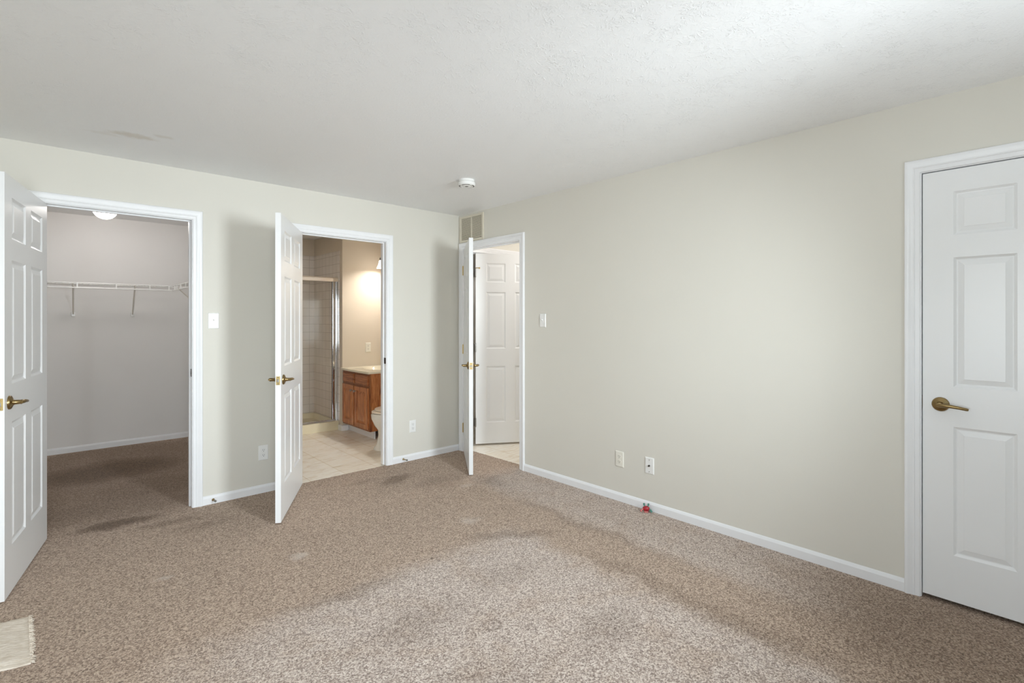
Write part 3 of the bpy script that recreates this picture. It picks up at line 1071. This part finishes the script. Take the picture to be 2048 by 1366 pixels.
# ------------------------------------------------------------------ cream shag rug corner at the lower left
rug = empty('rug', (-3.225, -1.065, 0.0), R(-14))
tag(rug, 'cream shaggy rug lying on the carpet at the lower left edge', 'rug')
bm = bmesh.new()
nx, ny = 40, 34
LX, LY = 0.85, 0.42
grid = []
for i in range(nx+1):
    row = []
    for j in range(ny+1):
        x = -LX*i/nx
        y = -LY*j/ny + (0.22*j/ny*0.0)
        e = min(i/3, 1.0)*min(min(j, ny-j)/3, 1.0)
        row.append(bm.verts.new((x + random.uniform(-0.003, 0.003) + y*-0.28, y+random.uniform(-0.002, 0.002), 0.004+0.012*e+random.uniform(0, 0.005))))
    grid.append(row)
for i in range(nx):
    for j in range(ny):
        bm.faces.new((grid[i][j], grid[i][j+1], grid[i+1][j+1], grid[i+1][j]))
edge = [e for e in bm.edges if e.is_boundary]
ret = bmesh.ops.extrude_edge_only(bm, edges=edge)
for v in [g for g in ret['geom'] if isinstance(g, bmesh.types.BMVert)]:
    v.co.z = 0.001
obj('rug_pile', bm, M['rug'], rug, 60)
bm = bmesh.new()
for k in range(170):
    y = -LY*random.random()
    x = y*-0.28-0.004
    l = random.uniform(0.008, 0.020)
    z = random.uniform(0.003, 0.014)
    tube(bm, [(x, y, z), (x+l*0.6, y+random.uniform(-0.004, 0.004), z*0.9), (x+l, y+random.uniform(-0.008, 0.008), max(0.002, z*0.4))], [0.0018, 0.0016, 0.0008], 5)
fr = obj('fringe', bm, M['rug'], rug)
fr['kind'] = 'stuff'

# ------------------------------------------------------------------ closet: wire shelves and globe light
def wire_shelf(name, P, s0, s1, depth, z, brackets, label, lip_s0=None, lip_s1=None, ties=()):
    """P(s, d, z): s along the wall, d distance out from the wall"""
    o = empty(name)
    tag(o, label, 'shelf')
    r = 0.003
    a0 = s0 if lip_s0 is None else lip_s0
    a1 = s1 if lip_s1 is None else lip_s1
    bm = bmesh.new()
    tube(bm, [P(s0, 0.006, z), P(s1, 0.006, z)], r, 8)
    tube(bm, [P(a0, depth*0.5, z-0.004), P(a1, depth*0.5, z-0.004)], r, 8)
    tube(bm, [P(a0, depth, z), P(a1, depth, z)], 0.005, 8)
    obj('long_wire', bm, M['wire'], o, 40)
    bm = bmesh.new()
    tube(bm, [P(a0, depth+0.002, z-0.048), P(a1, depth+0.002, z-0.048)], 0.0062, 8)
    obj('hanging_rod', bm, M['wire'], o, 40)
    bm = bmesh.new()
    n = int(abs(s1-s0)/0.0254)
    for k in range(n+1):
        s = s0+(s1-s0)*k/n
        if not (min(a0, a1)-1e-3 <= s <= max(a0, a1)+1e-3):
            continue
        tube(bm, [P(s, 0.006, z+0.003), P(s, depth, z+0.003)], 0.0016, 6)
    obj('cross_wires', bm, M['wire'], o)
    for s in ties:
        bm = bmesh.new()
        a = P(s-0.006, depth-0.004, z-0.054)
        b = P(s+0.006, depth+0.006, z+0.005)
        box(bm, min(a[0], b[0]), max(a[0], b[0]), min(a[1], b[1]), max(a[1], b[1]), a[2], b[2], 0.001)
        obj('lip_tie', bm, M['wire'], o)
    for s in brackets:
        ds = -0.012 if s < -2.6 else -0.008
        bm = bmesh.new()
        tube(bm, [P(s+ds, depth-0.01, z-0.012), P(s+ds*0.8, depth-0.03, z-0.035), P(s, 0.012, z-0.305)], 0.0066, 10)
        q = obj('support_brace', bm, M['steel_paint'], o, 40)
        bm = bmesh.new()
        a = P(s-0.016, 0.0, z-0.330)
        b = P(s+0.016, 0.014, z-0.288)
        box(bm, min(a[0], b[0]), max(a[0], b[0]), min(a[1], b[1]), max(a[1], b[1]), a[2], b[2], 0.003)
        obj('wall_clip', bm, M['white_plastic'], q)
    return o
M['steel_paint'] = plain('grey_beige_coated_steel', srgb(226, 221, 212), 0.4)
SZ = 1.722
wire_shelf('wire_shelf', lambda s, d, z: (s, CB-d, z), XL, -1.85, 0.305, SZ, (-2.966, -2.479, -3.45, -3.95),
           'long white wire shelf with braces across the closet back wall', lip_s1=-2.165, ties=(-2.945, -2.642, -2.36, -2.19, -3.3, -3.65))
wire_shelf('wire_shelf', lambda s, d, z: (-1.85-d, s, z), CB-0.33, 0.6, 0.305, SZ, (),
           'short white wire shelf turning along the closet right side wall', ties=(2.18, 2.05, 1.85, 1.6, 1.2))
ob = [x for x in bpy.data.objects if x.name.startswith('wire_shelf') and 'short' in x.get('label', '')][0]
bm = bmesh.new()
tube(bm, [(-1.85-0.295, 2.14, SZ-0.012), (-1.85-0.012, 2.14, SZ-0.305)], 0.0066, 10)
obj('support_brace', bm, M['steel_paint'], ob, 40)

gl = empty('closet_light', (-2.772, 1.70, H))
tag(gl, 'glowing white globe light on the closet ceiling', 'ceiling light')
bm = bmesh.new()
lathe(bm, [(0, 0), (0.085, 0), (0.085, 0.018), (0.070, 0.026), (0, 0.026)], 40, flip)
obj('canopy', bm, M['white_plastic'], gl, 30)
bm = bmesh.new()
lathe(bm, [(0.055, 0.022)] + [(0.092*math.sin(a), 0.068-0.088*math.cos(a)) for a in [0.75+(PI-0.75)*k/18 for k in range(19)]], 40, flip)
obj('globe', bm, M['globe'], gl, 60)

# ------------------------------------------------------------------ bathroom: shower
bm = bmesh.new()
def rect(x0, x1, y0, y1, z, r=0.03, n=5):
    out = []
    for cx, cy, a0 in ((x1-r, y1-r, 0), (x0+r, y1-r, PI/2), (x0+r, y0+r, PI), (x1-r, y0+r, 1.5*PI)):
        for k in range(n+1):
            a = a0+PI/2*k/n
            out.append((cx+r*math.cos(a), cy+r*math.sin(a), z))
    return out
px0, px1, py0, py1 = -1.736, SX-0.0085, 1.815, SY-0.0105
loft(bm, [rect(px0, px1, py0, py1, -0.005, 0.008), rect(px0, px1, py0, py1, 0.096, 0.008), rect(px0+0.004, px1-0.004, py0+0.004, py1-0.002, 0.102, 0.008),
          rect(px0+0.03, px1-0.03, py0+0.085, py1-0.03, 0.102, 0.03), rect(px0+0.036, px1-0.036, py0+0.09, py1-0.036, 0.096, 0.03),
          rect(px0+0.055, px1-0.055, py0+0.11, py1-0.055, 0.040, 0.06), rect(px0+0.10, px1-0.10, py0+0.15, py1-0.10, 0.026, 0.06)])
tag(obj('shower_pan', bm, M['pan'], smooth_angle=40), 'cream shower pan with a raised front curb', 'shower pan')

sh = empty('shower_enclosure', ((px0+px1)/2, 1.862, 0.102))
tag(sh, 'chrome-framed clear glass shower enclosure above the cream pan', 'shower door')
ox, oy, oz = sh.location
def shbox(name, x0, x1, y0, y1, z0, z1, mat, bev=0.002, parent=None):
    bm = bmesh.new()
    box(bm, x0-ox, x1-ox, y0-oy, y1-oy, z0-oz, z1-oz, bev)
    return obj(name, bm, M[mat], parent or sh)
HZ = 1.855
bm = bmesh.new()
pr = [(-0.024, -0.026), (-0.024, 0.012), (-0.012, 0.026), (0.012, 0.026), (0.024, 0.012), (0.024, -0.026)]
loft(bm, [[(x-ox, 1.862+a-oy, HZ+b-oz) for a, b in pr] for x in (px0, px1-0.001)])
obj('header_bar', bm, M['satin_nickel'], sh)
shbox('wall_jamb', px1-0.026, px1-0.001, 1.846, 1.878, 0.102, 1.875, 'chrome', 0.004)
shbox('wall_jamb', px0, px0+0.025, 1.846, 1.878, 0.102, 1.82, 'chrome', 0.004)
shbox('door_stile', px1-0.066, px1-0.040, 1.850, 1.870, 0.122, 1.828, 'chrome', 0.004)
shbox('sill_track', px0, px1-0.034, 1.842, 1.882, 0.102, 0.120, 'chrome', 0.003)
g = shbox('glass_panel', px0+0.03, px1-0.064, 1.857, 1.863, 0.124, 1.832, 'glass', 0)
shbox('gasket', px1-0.0685, px1-0.066, 1.852, 1.868, 0.122, 1.828, 'dark', 0)

# ------------------------------------------------------------------ bathroom: vanity
VX0, VYa, VYb = -0.478, 1.035, WY-0.003
VB, VT = 0.085, 0.742
van = empty('vanity_cabinet', (0, 0, 0))
tag(van, 'honey oak bathroom vanity cabinet with two doors under a cream countertop', 'vanity cabinet')
bm = bmesh.new()
box(bm, VX0+0.018, bx1-0.002, VYa, VYa+0.016, VB, VT)
box(bm, VX0+0.018, bx1-0.002, VYb-0.016, VYb, VB, VT)
box(bm, VX0+0.018, bx1-0.002, VYa+0.016, VYb-0.016, VB, VB+0.016)
box(bm, bx1-0.012, bx1-0.002, VYa+0.016, VYb-0.016, VB+0.016, VT)
obj('cabinet_body', bm, M['oak'], van)
bm = bmesh.new()
ym = 1.398
for a, b in ((VYa, VYa+0.034), (ym-0.020, ym+0.020), (VYb-0.034, VYb)):
    box(bm, VX0, VX0+0.018, a, b, VB, VT)
for a, b in ((VB, VB+0.036), (0.575, 0.612), (VT-0.030, VT)):
    box(bm, VX0, VX0+0.018, VYa+0.034, ym-0.02, a, b)
    box(bm, VX0, VX0+0.018, ym+0.02, VYb-0.034, a, b)
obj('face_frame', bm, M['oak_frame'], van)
bm = bmesh.new()
box(bm, VX0+0.065, VX0+0.078, VYa+0.02, VYb, -0.006, VB)
k = obj('toe_kick', bm, M['trim'], van)
k['label'] = 'white toe kick board'
def front(y0, y1, z0, z1, rail):
    bm = bmesh.new()
    x = VX0
    t = 0.021
    rings = [(0, 0), (0, t-0.003), (0.004, t), (rail, t), (rail+0.003, t-0.010), (rail+0.008, t-0.012), (rail+0.030, t-0.002), (rail+0.032, t-0.001)]
    loft(bm, [[(x-d, y0+i, z0+i), (x-d, y1-i, z0+i), (x-d, y1-i, z1-i), (x-d, y0+i, z1-i)] for i, d in rings])
    return bm
def slabfront(y0, y1, z0, z1):
    bm = bmesh.new()
    x = VX0
    rings = [(0, 0), (0, 0.010), (0.006, 0.013), (0.010, 0.018), (0.012, 0.018)]
    loft(bm, [[(x-d, y0+i, z0+i), (x-d, y1-i, z0+i), (x-d, y1-i, z1-i), (x-d, y0+i, z1-i)] for i, d in rings])
    return bm
def knob(parent, y, z):
    bm = bmesh.new()
    lathe(bm, [(0, 0), (0.008, 0), (0.006, 0.006), (0.005, 0.012), (0.012, 0.018), (0.014, 0.023), (0.011, 0.028), (0, 0.030)], 20,
          Matrix.Translation((VX0-0.020, y, z)) @ Matrix.Rotation(-PI/2, 4, 'Y'))
    q = obj('knob', bm, M['steel'], parent, 40)
    q['label'] = 'small round metal knob'
cols = ((VYa+0.022, ym-0.014), (ym+0.014, VYb-0.022))
for ci, (a, b) in enumerate(cols):
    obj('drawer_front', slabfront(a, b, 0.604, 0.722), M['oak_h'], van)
    d = obj('cabinet_door', front(a, b, 0.108, 0.578, 0.050), M['oak'], van)
    knob(d, b-0.030 if ci == 0 else a+0.030, 0.520)

# countertop with a moulded oval basin
ct = empty('countertop', (0, 0, 0))
tag(ct, 'cream moulded countertop with an oval basin on the oak vanity', 'countertop')
bm = bmesh.new()
cx0, cx1, cy0, cy1 = VX0-0.030, bx1-0.002, VYa-0.014, WY-0.002
z1 = 0.768
n = 48
sxc, syc = -0.20, (cy0+cy1)/2
def rect_ring(x0, x1, y0, y1, z):
    out = []
    for k in range(n):
        a = 2*PI*k/n
        c, s = math.cos(a), math.sin(a)
        m = max(abs(c)/((x1-x0)/2), abs(s)/((y1-y0)/2))
        out.append(((x0+x1)/2+c/m, (y0+y1)/2+s/m, z))
    return out
loft(bm, [rect_ring(cx0, cx1, cy0, cy1, VT), rect_ring(cx0, cx1, cy0, cy1, z1-0.005), rect_ring(cx0+0.005, cx1, cy0+0.005, cy1, z1),
          ell(sxc, syc, 0.165, 0.225, z1, n), ell(sxc, syc, 0.155, 0.215, z1-0.006, n), ell(sxc, syc, 0.12, 0.17, z1-0.07, n), ell(sxc, syc, 0.05, 0.07, z1-0.11, n)],
     cap0=False)
obj('counter_slab', bm, M['marble'], ct, 40)
bm = bmesh.new()
box(bm, cx1-0.020, cx1, cy0, cy1, z1, z1+0.085, 0.004)
obj('backsplash', bm, M['marble'], ct)

# vanity light over the mirror
vl = empty('vanity_light', (bx1, 1.30, 2.12))
tag(vl, 'lit vanity light with frosted shades high on the bathroom wall', 'wall light')
bm = bmesh.new()
box(bm, -0.025, 0, -0.32, 0.32, -0.035, 0.035, 0.006)
obj('back_plate', bm, M['steel'], vl)
for y in (-0.24, 0.0, 0.24):
    bm = bmesh.new()
    tube(bm, [(-0.02, y, 0.0), (-0.09, y, 0.02), (-0.115, y, 0.0)], 0.007, 10)
    lathe(bm, [(0, 0.02), (0.022, 0.015), (0.026, -0.018), (0, -0.018)], 20, Matrix.Translation((-0.115, y, 0.0)))
    arm = obj('lamp_arm', bm, M['steel'], vl, 40)
    bm = bmesh.new()
    lathe(bm, [(0.022, -0.016), (0.030, -0.030), (0.038, -0.07), (0.052, -0.105), (0.058, -0.118), (0.054, -0.117), (0.034, -0.07), (0.018, -0.02)], 28, Matrix.Translation((-0.115, y, 0.0)))
    obj('lamp_shade', bm, M['shade'], arm, 60)
    bm = bmesh.new()
    lathe(bm, [(0, -0.03), (0.012, -0.035), (0.018, -0.06), (0.027, -0.085), (0.022, -0.105), (0.010, -0.112), (0, -0.113)], 20, Matrix.Translation((-0.115, y, 0.0)))
    obj('bulb', bm, M['bulb'], arm, 60)

# toilet
tl = empty('toilet', (bx1, 0.60, -0.006))
tag(tl, 'white toilet partly hidden by the bathroom door frame', 'toilet')
bm = bmesh.new()
loft(bm, [ell(-0.44, 0, 0.255, 0.120, 0.0, 40, 0.0, 2.6), ell(-0.44, 0, 0.252, 0.117, 0.012, 40, 0, 2.6), ell(-0.43, 0, 0.236, 0.104, 0.06, 40), ell(-0.425, 0, 0.222, 0.098, 0.15, 40),
          ell(-0.425, 0, 0.226, 0.108, 0.20, 40), ell(-0.44, 0, 0.246, 0.150, 0.25, 40, -0.05), ell(-0.455, 0, 0.262, 0.178, 0.32, 40, -0.06), ell(-0.455, 0, 0.266, 0.184, 0.365, 40, -0.06), ell(-0.455, 0, 0.255, 0.176, 0.378, 40, -0.06),
          ell(-0.455, 0, 0.20, 0.125, 0.376, 40), ell(-0.455, 0, 0.16, 0.10, 0.28, 40), ell(-0.44, 0, 0.07, 0.05, 0.22, 40)])
obj('bowl', bm, M['porcelain'], tl, 50)
bm = bmesh.new()
loft(bm, [ell(-0.450, 0, 0.255, 0.180, 0.380, 40, -0.06), ell(-0.450, 0, 0.264, 0.188, 0.386, 40, -0.06), ell(-0.450, 0, 0.262, 0.186, 0.396, 40, -0.06), ell(-0.450, 0, 0.252, 0.176, 0.400, 40, -0.06)])
obj('seat', bm, M['seat_plastic'], tl, 50)
bm = bmesh.new()
loft(bm, [ell(-0.440, 0, 0.232, 0.172, 0.401, 40, -0.06), ell(-0.440, 0, 0.240, 0.180, 0.406, 40, -0.06), ell(-0.440, 0, 0.236, 0.176, 0.420, 40, -0.06), ell(-0.440, 0, 0.18, 0.13, 0.427, 40, -0.06), ell(-0.440, 0, 0.05, 0.04, 0.429, 40, -0.06)])
obj('seat_lid', bm, M['seat_plastic'], tl, 50)
bm = bmesh.new()
box(bm, -0.20, -0.012, -0.225, 0.225, 0.385, 0.70, 0.02, 4)
box(bm, -0.23, -0.10, -0.10, 0.10, 0.20, 0.385, 0.02, 3)
tank = obj('tank', bm, M['porcelain'], tl, 40)
bm = bmesh.new()
box(bm, -0.212, -0.004, -0.235, 0.235, 0.701, 0.735, 0.010, 3)
obj('tank_lid', bm, M['porcelain'], tank, 40)

# ------------------------------------------------------------------ hallway ceiling light
hl = empty('hallway_light', (0.95, -0.9, H))
tag(hl, 'round glowing ceiling light in the hallway', 'ceiling light')
bm = bmesh.new()
lathe(bm, [(0, 0), (0.14, 0), (0.14, 0.02), (0.13, 0.025), (0, 0.025)], 40, flip)
obj('canopy', bm, M['white_plastic'], hl, 30)
bm = bmesh.new()
lathe(bm, [(0.125, 0.022), (0.12, 0.05), (0.09, 0.08), (0.04, 0.095), (0, 0.098)], 40, flip)
obj('diffuser', bm, M['hall_globe'], hl, 60)
